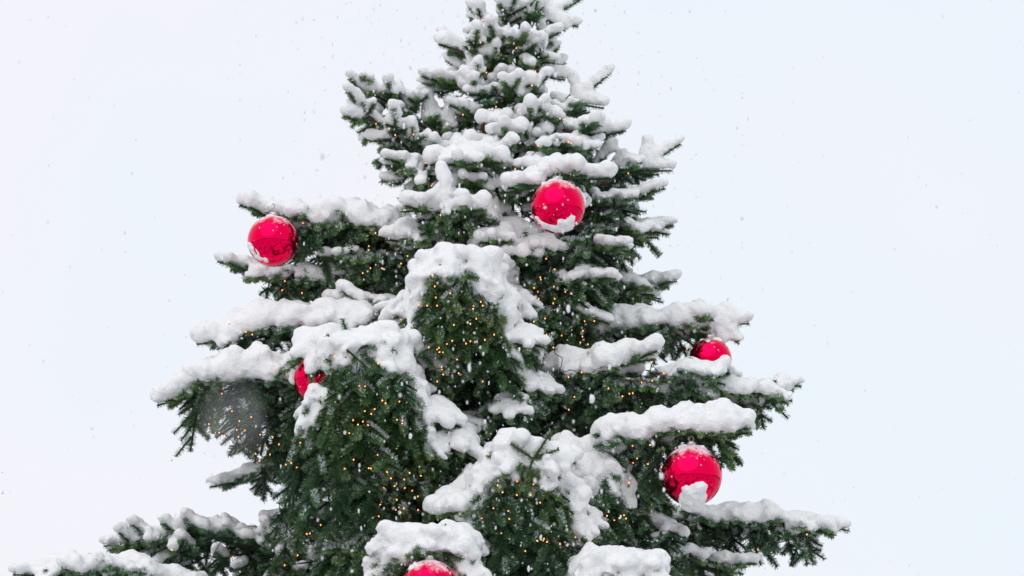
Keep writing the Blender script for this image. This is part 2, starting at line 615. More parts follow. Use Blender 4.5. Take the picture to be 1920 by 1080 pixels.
def snow_of(bg):
    spec, sn = bg["spec"], bg["snow"]
    S = bg["sup"]
    if sn <= 0.001 or len(S) == 0:
        return None
    cell = 0.04
    ij = np.floor(S[:, :2] / cell).astype(int)
    ij -= ij.min(0) - 1
    hm = np.full(ij.max(0) + 2, -99.0)
    np.maximum.at(hm, (ij[:, 0], ij[:, 1]), S[:, 2])
    big = hm.copy()
    for dx in (-1, 0, 1):
        for dy in (-1, 0, 1):
            big = np.maximum(big, np.roll(np.roll(hm, dx, 0), dy, 1))
    top = S[:, 2] > big[ij[:, 0], ij[:, 1]] - 0.055
    slope = np.clip(1.15 - S[:, 3] ** 2 * 1.3, 0.0, 1.0)
    ax = bg["axis"]
    dist = np.min(np.linalg.norm(S[:, None, :2] - ax[None, ::3, :2], axis=2), axis=1)
    i = np.argmin(np.linalg.norm(S[:, None, :3] - ax[None, ::3, :], axis=2), axis=1) * 3 / max(1, len(ax) - 1)
    W = max(0.08, spec.get("W", 0.2))
    below = np.clip((ax[np.minimum((i * (len(ax) - 1)).astype(int), len(ax) - 1), 2] - S[:, 2]) / 0.25, 0, 1)
    fac = np.clip(1.05 - 0.5 * (dist / W) ** 2, 0.5, 1.05) * (1 - 0.5 * below)
    own = S[:, 4] > 0.5
    top = top | own
    fac[own] = 0.85
    slope[own] = np.clip(1.15 - S[own, 3] ** 2 * 0.9, 0.3, 1)
    ph = rng.uniform(0, 6, 4)
    wav = 0.85 + 0.22 * np.sin(S[:, 0] * 17 + ph[0]) * np.sin(S[:, 1] * 15 + ph[1]) + 0.15 * np.sin(S[:, 0] * 41 + S[:, 2] * 30 + ph[2])
    gap = np.sin(S[:, 0] * 9 + ph[1] + 2 * np.sin(S[:, 1] * 8)) * np.sin(S[:, 1] * 12 + S[:, 2] * 9 + ph[2])
    h = sn * 0.74 * slope * fac * wav * np.clip(1.25 + 0.9 * gap, 0.12, 1.15)
    h[own] = np.maximum(h[own], 0.040)
    if spec.get("bell"):
        Wb, Hb, Db = spec["bell"]
        off = S[:, :2] - ax[-1][:2]
        side = np.abs(off[:, 0]) / np.maximum(np.hypot(off[:, 0], off[:, 1]), 1e-6)
        az = np.arctan2(off[:, 1], off[:, 0])
        lim = Hb * (spec.get("drape", 0.14) + 0.42 * side ** 5 * spec.get("edge", 1.0)) * (1 + 0.45 * np.sin(az * 7 + ph[0]) + 0.25 * np.sin(az * 15 + ph[1]))
        dz = ax[-1][2] - S[:, 2]
        h = sn * np.clip(1.15 - 0.8 * dz / np.maximum(lim, 1e-3), 0, 1.1) * (0.9 + 0.2 * np.sin(S[:, 0] * 21 + ph[1]) * np.sin(S[:, 2] * 25 + ph[2]))
        h[off[:, 1] > 0.6 * Db] *= 0.6
        below = below * 0
        rho = np.hypot(off[:, 0] / Wb, off[:, 1] / Db)
        outer = dz - Hb * rho ** 2.19 < 0.045
        top = top | outer
        thin = np.sin(S[:, 0] * 37 + ph[2]) * np.sin(S[:, 2] * 33 + ph[3] + 2 * np.sin(S[:, 1] * 20))
        h *= np.clip(1.35 + 1.2 * thin, 0.0, 1.1) * np.where(dz < 0.05, 1.0, 1.0)
        own = own | ((dz < lim) & outer)
    s0 = spec.get("s0", spec.get("t0", 0.18) + 0.04)
    ok = top & (h > 0.016) & ((i > s0) | own)
    bare = np.sin(S[:, 0] * 13 + S[:, 1] * 11 + ph[3]) * np.sin(S[:, 1] * 17 - S[:, 0] * 6 + ph[0])
    ok &= (below < 0.3) | (bare > 0.0) | own
    if ok.sum() > 12:          # lone crumbs on the hanging shoots fall off
        Q = S[ok, :3]
        near = (np.linalg.norm(Q[:, None] - Q[None], axis=2) < 0.055).sum(1)
        ok[np.flatnonzero(ok)[(near < 7) & ~own[ok]]] = False
    # crumbs caught lower down in the needles
    low = ~top & (rng.random(len(S)) < spec.get("crumb", 0.045)) & (S[:, 3] < 0.8)
    C1 = S[ok, :3] + UP * (0.012 + h[ok] * 0.44)[:, None]
    rh1 = 0.016 + 0.20 * h[ok] + 0.005 * own[ok]
    if spec.get("bell"):
        rh1 = 0.020 + 0.26 * h[ok]
    rv1 = np.maximum(0.016, 0.53 * h[ok])
    C2 = S[low, :3] + UP * 0.012
    rh2 = rng.uniform(0.013, 0.022, low.sum())
    C = np.concatenate([C1, C2])
    RH = np.concatenate([rh1, rh2])
    RV = np.concatenate([rv1, rh2 * 0.85])
    for bl in spec.get("blob", ()):        # heaps that read one by one
        p = at(bl[0], bl[1], bl[2])
        k = 6
        C = np.concatenate([C, p + rng.normal(0, bl[3] * 0.25, (k, 3))])
        RH = np.concatenate([RH, np.full(k, bl[3] * 0.8)])
        RV = np.concatenate([RV, np.full(k, bl[3] * 0.8)])
    g = clear_of_baubles(C, 0.015)
    C, RH, RV = C[g], RH[g], RV[g]
    if len(C) == 0:
        return None
    return blob_surface(C, RH, RV, spec.get("vox", 0.009), 2 if spec.get("lift", 0) > 0.05 else 4)


GREENS = np.array([[0.040, 0.112, 0.042], [0.094, 0.198, 0.064], [0.195, 0.270, 0.088], [0.074, 0.176, 0.102]])


def needles_of(bg):
    P0, D, L, G, tint = bg["P0"], bg["D"], bg["L"], bg["G"], bg["tint"]
    spec = bg["spec"]
    N = len(P0)
    per = np.maximum(6, (L * spec.get("nd", 2000)).astype(int))
    k = np.repeat(np.arange(N), per)
    M = len(k)
    s = rng.random(M) ** 0.95 * L[k]
    g = G[k]
    pos = P0[k] + D[k] * s[:, None] - UP * (0.5 * g * s ** 2)[:, None]
    T = unit(D[k] - UP * (g * s)[:, None])
    ref = np.where(np.abs(T[:, 2:3]) > 0.9, np.array([[1.0, 0, 0]]), np.array([[0, 0, 1.0]]))
    A = unit(np.cross(T, ref))
    B = np.cross(A, T)
    a = rng.uniform(0, 2 * np.pi, M)
    rad = A * np.cos(a)[:, None] + B * np.sin(a)[:, None]
    dirn = unit(T * rng.uniform(0.15, 0.65, M)[:, None] + rad + UP * 0.10)
    ln = rng.uniform(0.016, 0.024, M) * (1 - 0.25 * (s / L[k]) ** 3)
    wv = unit(np.cross(dirn, T) + rad * rng.normal(0, 0.5, M)[:, None])
    w = rng.uniform(0.0014, 0.0023, M)[:, None]
    b = pos + rad * 0.002
    tip = b + dirn * ln[:, None]
    V = np.stack([b - wv * w, b + wv * w, tip + wv * w * 0.6, tip - wv * w * 0.6], 1).reshape(-1, 3)
    # colour of each twig's growth: from old dark green to fresh yellow green
    q = np.clip(0.42 + 0.34 * tint[k] + rng.normal(0, 0.13, M) + 0.40 * (s / L[k] - 0.45), 0, 1)
    c = np.where(q[:, None] < 0.5, GREENS[0] + (GREENS[1] - GREENS[0]) * (q * 2)[:, None],
                 GREENS[1] + (GREENS[2] - GREENS[1]) * (q * 2 - 1)[:, None])
    blue = np.clip(0.5 + 0.5 * np.sin(pos[:, 0] * 5 + pos[:, 2] * 7 + spec["seed"]), 0, 1) * 0.6
    c = c * (1 - blue)[:, None] + GREENS[3] * blue[:, None] * (0.6 + 0.8 * q)[:, None]
    # powder of snow held by the needles on a twig's upper side
    twf = rng.random(N)[k]
    fr = bg["open"][k] * 0.75 + np.where(twf < 0.15, 0.65, 0.06)
    held = (rad[:, 2] > 0.25) & (rng.random(M) < fr * (0.5 + 0.5 * rad[:, 2]))
    c[held] = np.array([0.70, 0.73, 0.74]) * rng.uniform(0.75, 1.1, held.sum())[:, None]
    C = np.repeat(c, 4, axis=0)
    F = np.arange(4 * M, dtype=np.int32).reshape(-1, 4)
    # the shoot itself, a thin stem inside its needles
    vs, fs = [], []
    pts = np.stack([P0 + D * (L * t)[:, None] - UP * (0.5 * G * (L * t) ** 2)[:, None] for t in (0, 0.5, 1.0)], 1)
    T = unit(D)
    A = unit(np.cross(T, np.where(np.abs(T[:, 2:3]) > 0.9, np.array([[1.0, 0, 0]]), np.array([[0, 0, 1.0]]))))
    B = np.cross(A, T)
    rr = np.array([0.0060, 0.0056, 0.0040])
    ang = np.array([0.3, 2.4, 4.5])
    ring = A[:, None] * np.cos(ang)[None, :, None] + B[:, None] * np.sin(ang)[None, :, None]
    SV = (pts[:, :, None] + ring[:, None] * rr[None, :, None, None]).reshape(-1, 3)
    o = len(V) + np.arange(N)[:, None, None] * 9
    tri = []
    for r_ in range(2):
        for j in range(3):
            j2 = (j + 1) % 3
            tri += [[r_ * 3 + j, r_ * 3 + j2, r_ * 3 + 3 + j2, r_ * 3 + 3 + j]]
    SF = (np.array(tri)[None] + o).reshape(-1, 4)
    V = np.concatenate([V, SV])
    F = np.concatenate([F, SF])
    C = np.concatenate([C, np.tile(np.array([[0.030, 0.060, 0.024]]), (len(SV), 1))])
    return V, F, C


def B(*px, **k):
    k["P"] = [at(*p) for p in px]
    return k


SPECS = [
    # the crown's top
    B((978, 80, .05), (1005, 55, .08), (1028, 36, .1), W=.04, H=.0, sn=.06, t0=.4, fork=False,
      tw=[(1028, 36, 1097, -6, .1), (1028, 38, 1021, -10, .1), (1028, 38, 1084, 50, .1), (1010, 50, 1017, 64, .1), (1030, 40, 1060, 58, .1)]),
    B((968, 20, .0), (985, 0, .1), (988, -40, .1), W=.07, H=.05, sn=.06, t0=.05),
    B((965, 60, .0), (950, 25, .1), (958, 0, .2), W=.12, H=.06, sn=.08, t0=.1),
    B((955, 90, .05), (915, 50, .1), (890, 15, .12), W=.10, H=.05, sn=.075, t0=.2, tw=[(912, 60, 884, 62, .1), (905, 35, 880, 14, .12), (920, 90, 905, 60, .12)]),
    B((958, 110, .05), (935, 80, .2), (925, 60, .3), W=.12, H=.1, sn=.07, t0=.2),
    B((960, 100, .0), (972, 74, .2), (980, 66, .3), W=.07, H=.06, sn=.06, t0=.2),
    B((940, 175, .05), (893, 128, .15), (865, 98, .2), (824, 84, .25), W=.09, H=.04, sn=.08, t0=.3, fork=False, tw=[(900, 145, 920, 102, .2), (893, 130, 880, 108, .2), (880, 150, 893, 118, .2)]),
    B((940, 185, .0), (870, 150, .2), (806, 140, .3), W=.14, H=.08, sn=.075, t0=.3),
    B((975, 160, .05), (1010, 134, .1), (1047, 88, .12), W=.05, H=.0, sn=.08, t0=.35, fork=False, tw=[(1012, 134, 985, 110, .1), (1008, 138, 1060, 143, .1), (1030, 145, 1058, 150, .1)], blob=[(1012, 105, .1, .045)]),
    B((965, 200, .05), (955, 165, .3), (965, 150, .4), W=.14, H=.1, sn=.07, t0=.25),
    B((975, 240, .1), (1060, 215, .1), (1082, 192, .1), W=.07, H=.04, sn=.08, t0=.4, fork=False,
      tw=[(1082, 196, 1073, 147, .1), (1082, 192, 1145, 136, .1), (1085, 195, 1132, 203, .1), (1070, 208, 1040, 190, .1)]),
    B((970, 250, .1), (1040, 228, .3), (1110, 238, .35), (1160, 242, .3), W=.2, H=.17, sn=.085, t0=.25),
    B((965, 280, .1), (1040, 262, .4), (1100, 275, .5), W=.16, H=.14, sn=.05, t0=.25),
    B((960, 240, .1), (985, 215, .4), (1010, 195, .5), W=.17, H=.12, sn=.1, t0=.2),
    B((955, 270, .1), (955, 250, .4), (950, 240, .5), W=.12, H=.1, sn=.1, t0=.2),
    B((948, 225, .05), (905, 215, .25), (865, 205, .3), W=.10, H=.1, sn=.05, t0=.4),
    B((940, 280, .0), (820, 252, .1), (752, 205, .15), (681, 168, .2), W=.14, H=.1, sn=.085, t0=.3, fork=False,
      tw=[(757, 210, 746, 164, .15), (800, 235, 803, 180, .2), (850, 250, 842, 196, .2), (830, 240, 790, 175, .2)]),
    B((940, 310, .0), (800, 300, .2), (728, 245, .3), (683, 213, .3), W=.15, H=.14, sn=.08, t0=.3, fork=False, tw=[(738, 264, 693, 265, .3), (775, 285, 770, 240, .3)]),
    B((940, 330, .0), (820, 305, .3), (735, 300, .45), W=.24, H=.16, sn=.05, t0=.25, frost=.45),
    B((945, 290, .1), (890, 275, .45), (862, 290, .75), W=.26, H=.18, sn=.12, t0=.2, s0=.3),
    B((950, 340, .1), (890, 330, .5), (870, 330, .65), W=.14, H=.12, sn=.09, t0=.3),
    B((985, 330, .1), (1040, 302, .5), (1078, 312, .8), W=.22, H=.07, sn=.105, t0=.2, s0=.3),
    B((965, 350, .1), (1000, 328, .6), (985, 336, .8), W=.12, H=.05, sn=.085, t0=.2),
    B((980, 345, .0), (1120, 330, .1), (1196, 318, .15), W=.17, H=.14, sn=.08, t0=.3, fork=False,
      tw=[(1204, 322, 1216, 268, .15), (1204, 316, 1275, 270, .15), (1203, 320, 1261, 320, .15), (1120, 310, 1150, 272, .15), (1140, 330, 1206, 320, .15), (1160, 318, 1172, 296, .15)]),
    B((980, 385, .0), (1120, 375, .2), (1232, 358, .2), W=.24, H=.28, sn=.05, t0=.25, s0=.6),
    B((980, 430, .0), (1130, 420, .2), (1250, 424, .1), W=.26, H=.30, sn=.055, t0=.25, s0=.72),
    B((960, 440, .1), (1080, 452, .5), (1165, 470, .7), W=.3, H=.34, sn=.012, t0=.2, crumb=.02),
    B((950, 410, .1), (1000, 440, .5), (1030, 470, .7), W=.25, H=.25, sn=.04, t0=.2, crumb=.02),
    # the middle
    B((940, 395, .1), (850, 372, .5), (768, 374, .7), W=.17, H=.1, sn=.115, t0=.25),
    B((940, 400, .1), (890, 372, .5), (870, 378, .8), W=.15, H=.1, sn=.11, t0=.3, tw=[(838, 420, 833, 338, .85)], blob=[(833, 322, .85, .035)]),
    B((930, 440, .0), (820, 428, .4), (742, 436, .5), W=.16, H=.12, sn=.115, t0=.3),
    B((945, 440, .1), (940, 428, .5), (925, 440, .75), W=.18, H=.14, sn=.1, t0=.3),
    B((945, 450, .1), (965, 440, .5), (978, 470, .72), W=.16, H=.14, sn=.1, t0=.3),
    B((930, 460, .0), (720, 410, .2), (590, 395, .3), (462, 378, .3), W=.32, H=.42, dens=1.25, sn=.105, t0=.25, crumb=.03),
    B((930, 480, .0), (740, 445, .1), (570, 440, .2), W=.3, H=.36, sn=.012, t0=.3),
    B((930, 510, .0), (740, 480, .25), (620, 490, .35), W=.25, H=.25, sn=.012, t0=.3),
    B((930, 520, .0), (720, 488, .1), (600, 505, .2), (424, 493, .25), W=.16, H=.1, sn=.06, t0=.35, dens=.8),
    B((930, 550, .0), (660, 520, .1), (480, 515, .2), W=.18, H=.15, sn=.035, t0=.35, dens=.8),
    B((945, 520, .1), (900, 500, .6), (858, 492, 1.0), W=.10, H=.1, sn=.057, t0=.4, s0=.45, fork=False, bell=(.31, .72, .30)),
    B((945, 560, .1), (880, 540, .85), (860, 600, 1.12), W=.36, H=.5, sn=.012, t0=.35, crumb=.02),
    B((940, 660, .1), (890, 640, .8), (880, 700, 1.0), W=.34, H=.4, sn=.0, t0=.3),
    B((930, 760, .1), (890, 740, .6), (880, 800, .8), W=.34, H=.4, sn=.0, t0=.2),
    B((945, 560, .2), (955, 545, .7), (985, 640, 1.05), W=.13, H=.16, sn=.085, t0=.3),
    B((940, 610, .2), (972, 655, .75), (1022, 730, .95), W=.13, H=.2, sn=.085, t0=.4),
    B((940, 720, .2), (960, 740, .85), (960, 780, 1.05), W=.2, H=.2, sn=.012, t0=.35),
    B((920, 560, .2), (770, 548, .7), (730, 585, .8), W=.11, H=.2, sn=.10, t0=.4),
    B((900, 580, .1), (710, 560, .4), (625, 560, .45), W=.11, H=.12, sn=.08, t0=.55, tw=[(680, 570, 640, 545, .55)]),
    B((960, 510, .1), (1070, 505, .5), (1140, 525, .7), W=.34, H=.36, sn=.03, t0=.2, crumb=.06),
    B((960, 580, .1), (1060, 575, .5), (1120, 600, .6), W=.34, H=.34, sn=.012, t0=.2, crumb=.02),
    B((965, 560, .0), (1130, 525, .0), (1262, 522, .0), W=.2, H=.24, sn=.08, t0=.3, s0=.66),
    B((965, 620, .0), (1150, 595, .2), (1300, 584, .2), W=.2, H=.2, sn=.09, t0=.3, s0=.5),
    B((955, 700, .1), (1080, 672, .65), (1215, 650, .85), W=.25, H=.28, sn=.12, t0=.3, crumb=.03),
    B((960, 650, .0), (1200, 612, .25), (1340, 608, .3), W=.24, H=.22, sn=.1, t0=.35, fork=False,
      tw=[(1340, 612, 1404, 606, .3), (1342, 612, 1360, 582, .3), (1342, 614, 1386, 645, .3), (1330, 620, 1356, 650, .3)]),
    B((1190, 730, .35), (1285, 704, .58), (1362, 692, .68), W=.13, H=.14, sn=.07, t0=.2, fork=False),
    B((955, 780, .0), (1200, 728, .35), (1380, 718, .5), (1470, 724, .45), W=.26, H=.26, sn=.09, t0=.3, tw=[(1460, 722, 1502, 724, .42), (1440, 728, 1470, 750, .42)]),
    B((955, 740, .1), (1100, 715, .6), (1240, 725, .7), W=.38, H=.36, sn=.0, t0=.2, crumb=.03),
    B((955, 800, .1), (1090, 780, .5), (1180, 790, .6), W=.36, H=.36, sn=.0, t0=.2, crumb=.03),
    # the left boughs
    B((910, 670, .0), (710, 600, .4), (520, 582, .5), (388, 625, .5), W=.30, H=.3, dens=1.2, sn=.135, t0=.35),
    B((890, 780, .0), (650, 705, .5), (430, 680, .6), (310, 735, .6), W=.36, H=.5, sn=.14, t0=.35, dens=1.35),
    B((890, 800, .0), (640, 760, .4), (400, 755, .5), W=.3, H=.42, sn=.0, t0=.4),
    B((910, 680, .2), (760, 645, .9), (688, 645, 1.2), W=.12, H=.12, sn=.057, t0=.5, s0=.5, fork=False, bell=(.40, 1.05, .34), drape=.10, edge=.6,
      tw=[(660, 650, 642, 598, 1.3), (665, 655, 722, 640, 1.38), (660, 655, 612, 628, 1.3), (650, 655, 690, 690, 1.45)]),
    B((910, 690, .3), (790, 665, .95), (835, 790, 1.25), W=.14, H=.2, sn=.09, t0=.4),
    B((910, 770, .3), (835, 790, 1.05), (868, 840, 1.2), W=.13, H=.2, sn=.085, t0=.5),
    B((810, 650, .6), (605, 628, 1.05), (572, 680, 1.2), W=.15, H=.2, sn=.1, t0=.4),
    B((910, 790, .2), (720, 770, .9), (660, 800, 1.1), W=.42, H=.45, sn=.0, t0=.3),
    B((910, 900, .2), (730, 870, 1.05), (640, 930, 1.35), W=.48, H=.45, sn=.0, t0=.3, crumb=.02),
    B((910, 1000, .2), (740, 980, 1.05), (620, 1040, 1.4), W=.48, H=.4, sn=.0, t0=.3, crumb=.02),
    B((910, 860, .2), (820, 860, .9), (800, 930, 1.2), W=.4, H=.4, sn=.0, t0=.3, crumb=.02),
    B((870, 880, .0), (620, 830, .2), (408, 912, .2), W=.2, H=.16, sn=.04, t0=.35, dens=.7),
    B((870, 980, .0), (640, 945, .1), (510, 975, .2), W=.28, H=.28, sn=.035, t0=.35),
    # the right boughs
    B((955, 905, .1), (1065, 862, .75), (1170, 808, 1.1), (1285, 778, 1.2), (1400, 795, 1.1), W=.33, H=.38, sn=.125, t0=.2, s0=.3, dens=1.25, dome=.5, crumb=.05),
    B((960, 890, .3), (1080, 885, 1.0), (1118, 880, 1.1), W=.08, H=.1, sn=.075, t0=.6, s0=.6, fork=False, bell=(.13, .36, .15), drape=.22, edge=.6),
    B((960, 920, .1), (1150, 900, .7), (1270, 900, .95), W=.38, H=.4, sn=.0, t0=.2),
    B((955, 1000, .0), (1250, 955, .4), (1440, 965, .5), (1560, 985, .45), W=.34, H=.36, sn=.068, t0=.3, crumb=.06, tw=[(1540, 985, 1592, 995, .45), (1540, 988, 1560, 1010, .45)]),
    B((955, 950, .1), (1160, 935, .7), (1270, 1000, .9), W=.38, H=.42, sn=.05, t0=.25),
    B((955, 1070, .0), (1250, 1035, .5), (1400, 1060, .6), W=.38, H=.3, sn=.03, t0=.25),
    B((950, 1020, .1), (1120, 1000, .8), (1190, 1040, 1.0), W=.36, H=.36, sn=.0, t0=.2),
    # the front, low in the picture
    B((945, 880, .2), (970, 865, 1.0), (985, 850, 1.4), W=.12, H=.12, sn=.057, t0=.5, s0=.5, fork=False, bell=(.33, .80, .30), drape=.13, edge=.6,
      tw=[(1000, 860, 958, 832, 1.6), (1000, 860, 1034, 808, 1.6), (1000, 860, 1048, 842, 1.6), (1000, 860, 988, 895, 1.66)]),
    B((960, 890, .4), (1055, 880, 1.15), (1105, 985, 1.4), W=.14, H=.2, sn=.09, t0=.4),
    B((945, 890, .4), (905, 890, 1.2), (835, 950, 1.5), W=.17, H=.2, sn=.1, t0=.4),
    B((945, 960, .2), (990, 960, 1.1), (980, 1030, 1.45), W=.42, H=.4, sn=.0, t0=.35, crumb=.02),
    B((940, 1060, .2), (860, 1022, 1.3), (800, 1014, 1.8), W=.1, H=.1, sn=.057, t0=.6, s0=.6, fork=False, bell=(.28, .42, .22), drape=.22, edge=.8),
    B((950, 1080, .2), (1100, 1065, 1.2), (1165, 1058, 1.65), W=.1, H=.1, sn=.057, t0=.6, s0=.6, fork=False, bell=(.28, .48, .25), drape=.22, edge=.8),
    B((930, 1080, .2), (900, 1070, .9), (880, 1100, 1.2), W=.4, H=.3, sn=.0, t0=.3),
    # low left
    B((870, 1090, .0), (560, 1035, .2), (370, 992, .3), (205, 1022, .3), W=.3, H=.24, sn=.055, t0=.35, s0=.6, lift=.2, dens=1.3, crumb=.02),
    B((870, 1100, .0), (580, 1050, .3), (440, 1000, .4), W=.28, H=.22, sn=.03, lift=.4, t0=.35),
    B((870, 1150, .0), (460, 1100, .6), (215, 1048, .8), (45, 1070, .8), W=.24, H=.25, sn=.085, t0=.4, s0=.68, dens=1.3),
    B((870, 1150, .2), (520, 1110, .9), (320, 1105, 1.1), W=.2, H=.2, sn=.08, t0=.5, s0=.7),
]
for i, s in enumerate(SPECS):
    s["seed"] = i * 1.7
    if s.get("fork", True):            # the given line is the snow's underside; the forked tip reaches past the last point
        s["P"] = [p - UP * s.get("sn", 0.08) * 0.5 for p in s["P"]]
        e = s["P"][-1] - s["P"][-2]
        l_ = np.linalg.norm(e)
        s["P"][-1] = s["P"][-2] + e * max(0.4, 1 - 0.09 / l_)
    tip = s["P"][-1]
    py = float(project(tip[None])[1][0])
    s.setdefault("lift", float(np.clip((380 - py) / 380, 0, 1)) * 0.6)
    if "tw" in s and py < 400:
        s["lift"] *= 0.35
    if py < 330:
        s.setdefault("dens", 0.68)
    v_ = tip - s["P"][0]
    s.setdefault("dome", max(float(np.clip((py - 350) / 200, 0, 0.6)), float(np.clip((-v_[1] / np.linalg.norm(v_) - 0.45) * 2.2, 0, 1))))


def trunk_at(z):
    """Centre of the trunk at a height."""
    top = at(985, -70, 0.0)
    mid = at(945, 420, 0.0)
    low = at(925, 1080, 0.0)
    zs = [0.0, low[2], mid[2], top[2]]
    return np.array([np.interp(z, zs, [low[0] - 0.03, low[0], mid[0], top[0]]), 0.0, z])


# boughs on the far side and below the frame, from the same growth rule
TOPZ = at(985, -70, 0.0)[2]
ga = 0.7
for z in list(np.linspace(5.35, 3.0, 15)) + list(np.linspace(2.35, 1.1, 12)):
    ga += 2.399
    R = min(2.5, 0.18 + 0.56 * (TOPZ - z))
    if z > 2.9:
        an = math.pi / 2 + (((ga % (2 * math.pi)) / (2 * math.pi)) - 0.5) * 2.5     # away from the camera
        R *= 0.72
    else:
        an = ga
    v = np.array([math.cos(an), math.sin(an), 0])
    c = trunk_at(z)
    P = [c, c + v * R * 0.5 + UP * 0.05, c + v * R - UP * 0.16 * R]
    SPECS.append(dict(P=P, W=0.15 + 0.14 * R, H=0.1 + 0.14 * R, sn=0.07 + 0.02 * R, t0=.2, dens=.8 if z > 2.9 else .6, nd=800, vox=.014, crumb=.02, seed=len(SPECS) * 1.7))

# ------------------------------------------------------------------ the tree
tree = empty("christmas_tree", (trunk_at(0)[0], 0, 0))
tag(tree, "tall snow-laden fir tree decorated with red baubles and warm lights", "christmas tree")
BASE = np.array(tree.location)

tp = np.array([trunk_at(z) for z in np.linspace(0, TOPZ, 40)])
tp[:, 0] += 0.012 * np.sin(np.linspace(0, 9, 40))
tr_ = np.interp(np.linspace(0, 1, 40), [0, 0.04, 0.5, 1], [0.17, 0.13, 0.075, 0.009])
V, F = tube(tp - BASE, tr_, 14)
link("trunk", mesh_np("trunk", V, F, M_BARK), tree)

for sp in SPECS:
    bg = grow(sp)
    parts = []
    for pts, r0, r1 in bg["wood"]:
        parts.append(tube(pts - BASE, np.linspace(r0, r1, len(pts)), 5 if r0 > 0.008 else 3))
    V, F = join(parts)
    br = link("branch", mesh_np("branch", V, F, M_BARK), tree)
    V, F, C = needles_of(bg)
    link("needles", mesh_np("needles", V - BASE, F, M_NEEDLE, n=4, smooth=False, col=C), br)
    s = snow_of(bg)
    if s is not None:
        pc = pieces(s[0], s[1], 150)
        if pc:
            V, F = join(pc)
            o = link("snow", mesh_np("snow", V - BASE, F, M_SNOW), br)
            if len(pc) > 1:
                o["kind"] = "stuff"

TWP = np.concatenate(ALL_TW)
TX, TY = project(TWP)


def front(x, y, r=9):
    """A point on the foliage's face towards the square, along one sight line."""
    m = np.hypot(TX - x, TY - y) < r
    if not m.any():
        m = np.hypot(TX - x, TY - y) < 4 * r
    d = (-TWP[m, 1]).max() if m.any() else 0.3
    return at(x, y, d + 0.012)


# brown cones on their twigs
def cone_mesh():
    parts = []
    rows = 8
    for i in range(rows):
        u = i / (rows - 1)
        z = -0.05 * u
        rr = 0.017 * math.sin(math.pi * (0.12 + 0.8 * u)) + 0.004
        for k in range(8):
            a = 2 * math.pi * (k + 0.5 * (i % 2)) / 8
            o = np.array([math.cos(a), math.sin(a), 0])
            tng = np.array([-math.sin(a), math.cos(a), 0])
            c = o * rr * 0.5 + UP * z
            tip = o * (rr + 0.006) + UP * (z - 0.007)
            w = tng * 0.0062
            V = np.array([c - w * .5, c + w * .5, c + w + (tip - c) * .6, tip, c - w + (tip - c) * .6, c + UP * 0.004 + (tip - c) * .5])
            F = np.array([[0, 1, 2, 5], [0, 5, 4, 0], [5, 2, 3, 4]])
            F[1] = [0, 5, 4, 4]
            parts.append((V, np.array([[0, 1, 2, 5], [5, 2, 3, 4]])))
            parts.append((np.array([c - w * .5, c + UP * 0.004 + (tip - c) * .5, c - w + (tip - c) * .6, c - w * .7]), np.array([[0, 1, 2, 3]])))
    V, F = tube(np.array([[0, 0, 0.012], [0, 0, -0.02], [0, 0, -0.052]]), [0.004, 0.010, 0.004], 8)
    parts.append((V, F))
    return join(parts)


for x, y, d in ((1134, 342, .42), (1068, 189, .22), (908, 241, .42)):
    V, F = cone_mesh()
    link("cone", mesh_np("cone", V * 0.78 + at(x, y, d) + UP * 0.025 - BASE, F, M_CONE), tree)


# ------------------------------------------------------------------ baubles
def sphere(R, nu=64, nv=40):
    th = np.linspace(0, np.pi, nv + 1)
    ph = np.linspace(0, 2 * np.pi, nu, endpoint=False)
    X = np.stack([np.sin(th)[:, None] * np.cos(ph), np.sin(th)[:, None] * np.sin(ph), np.cos(th)[:, None] * np.ones(nu)], -1)
    i = np.arange(nv)[:, None] * nu
    j = np.arange(nu)[None]
    k = (j + 1) % nu
    F = np.stack([i + j, i + nu + j, i + nu + k, i + k], -1).reshape(-1, 4)
    return X.reshape(-1, 3) * R, F


ball_me = None
LABELS = [
    "shiny red bauble high on the tree, bare face, snow lip along its lower rim",
    "shiny red bauble under the long snowy left bough, its right side reflecting dark needles",
    "red bauble almost buried in needles and snow, only slivers showing",
    "half-hidden red bauble on the right, only its upper dome above a snowy twig",
    "largest fully visible red bauble, with a big white snow clump at its bottom",
    "red bauble tucked under the lowest front snow dome, only its top showing",
]
# snow held on each bauble: direction from its centre, spread, size
def rim(x, y=-0.38):
    """A direction on the lower rim as one looks up at a bauble from the square."""
    return (x, y, -math.sqrt(max(0.02, 1 - x * x - y * y)))


LUMPS = [
    [(rim(x_), 0.06, 0.011 + 0.008 * max(0, x_ + 0.2)) for x_ in np.linspace(-0.72, 0.42, 14)]
    + [((0.33, -0.62, -0.72), 0.07, 0.020), ((0.2, -.55, -.8), .07, .018)]
    + [((a, -0.05, b), 0.05, 0.010) for a, b in ((-.5, .86), (-.2, .96), (.05, 1), (.3, .95), (.55, .84), (.72, .68), (.85, .5), (.93, .3), (.96, .1))],
    [(rim(x_, -.45), 0.07, 0.011) for x_ in np.linspace(-0.86, -0.2, 8)] + [((-.6, -.6, -.5), .08, .010), ((-.4, -.1, .9), .2, .010), ((0, -.1, 1), .3, .012)],
    [((-.6, -.2, .7), .2, .02), ((-.9, -.3, .2), .15, .02)],
    [((.1, -.2, 1), .25, .013), ((-.4, -.7, -.45), .12, .018)],
    [((0.02, -0.55, -0.95), 0.16, 0.05), ((0.0, -0.85, -0.72), 0.12, 0.030), ((-0.18, -0.8, -0.75), 0.10, 0.028), ((0.17, -0.8, -0.76), 0.10, 0.026), ((.02, -.4, -1.12), .10, .042), ((.03, -.95, -.56), .05, .016)]
    + [((a, -.1, b), .08, .010) for a, b in ((-.3, .95), (0, 1), (.3, .95))],
    [((-.5, -.4, .8), .1, .012)],
]
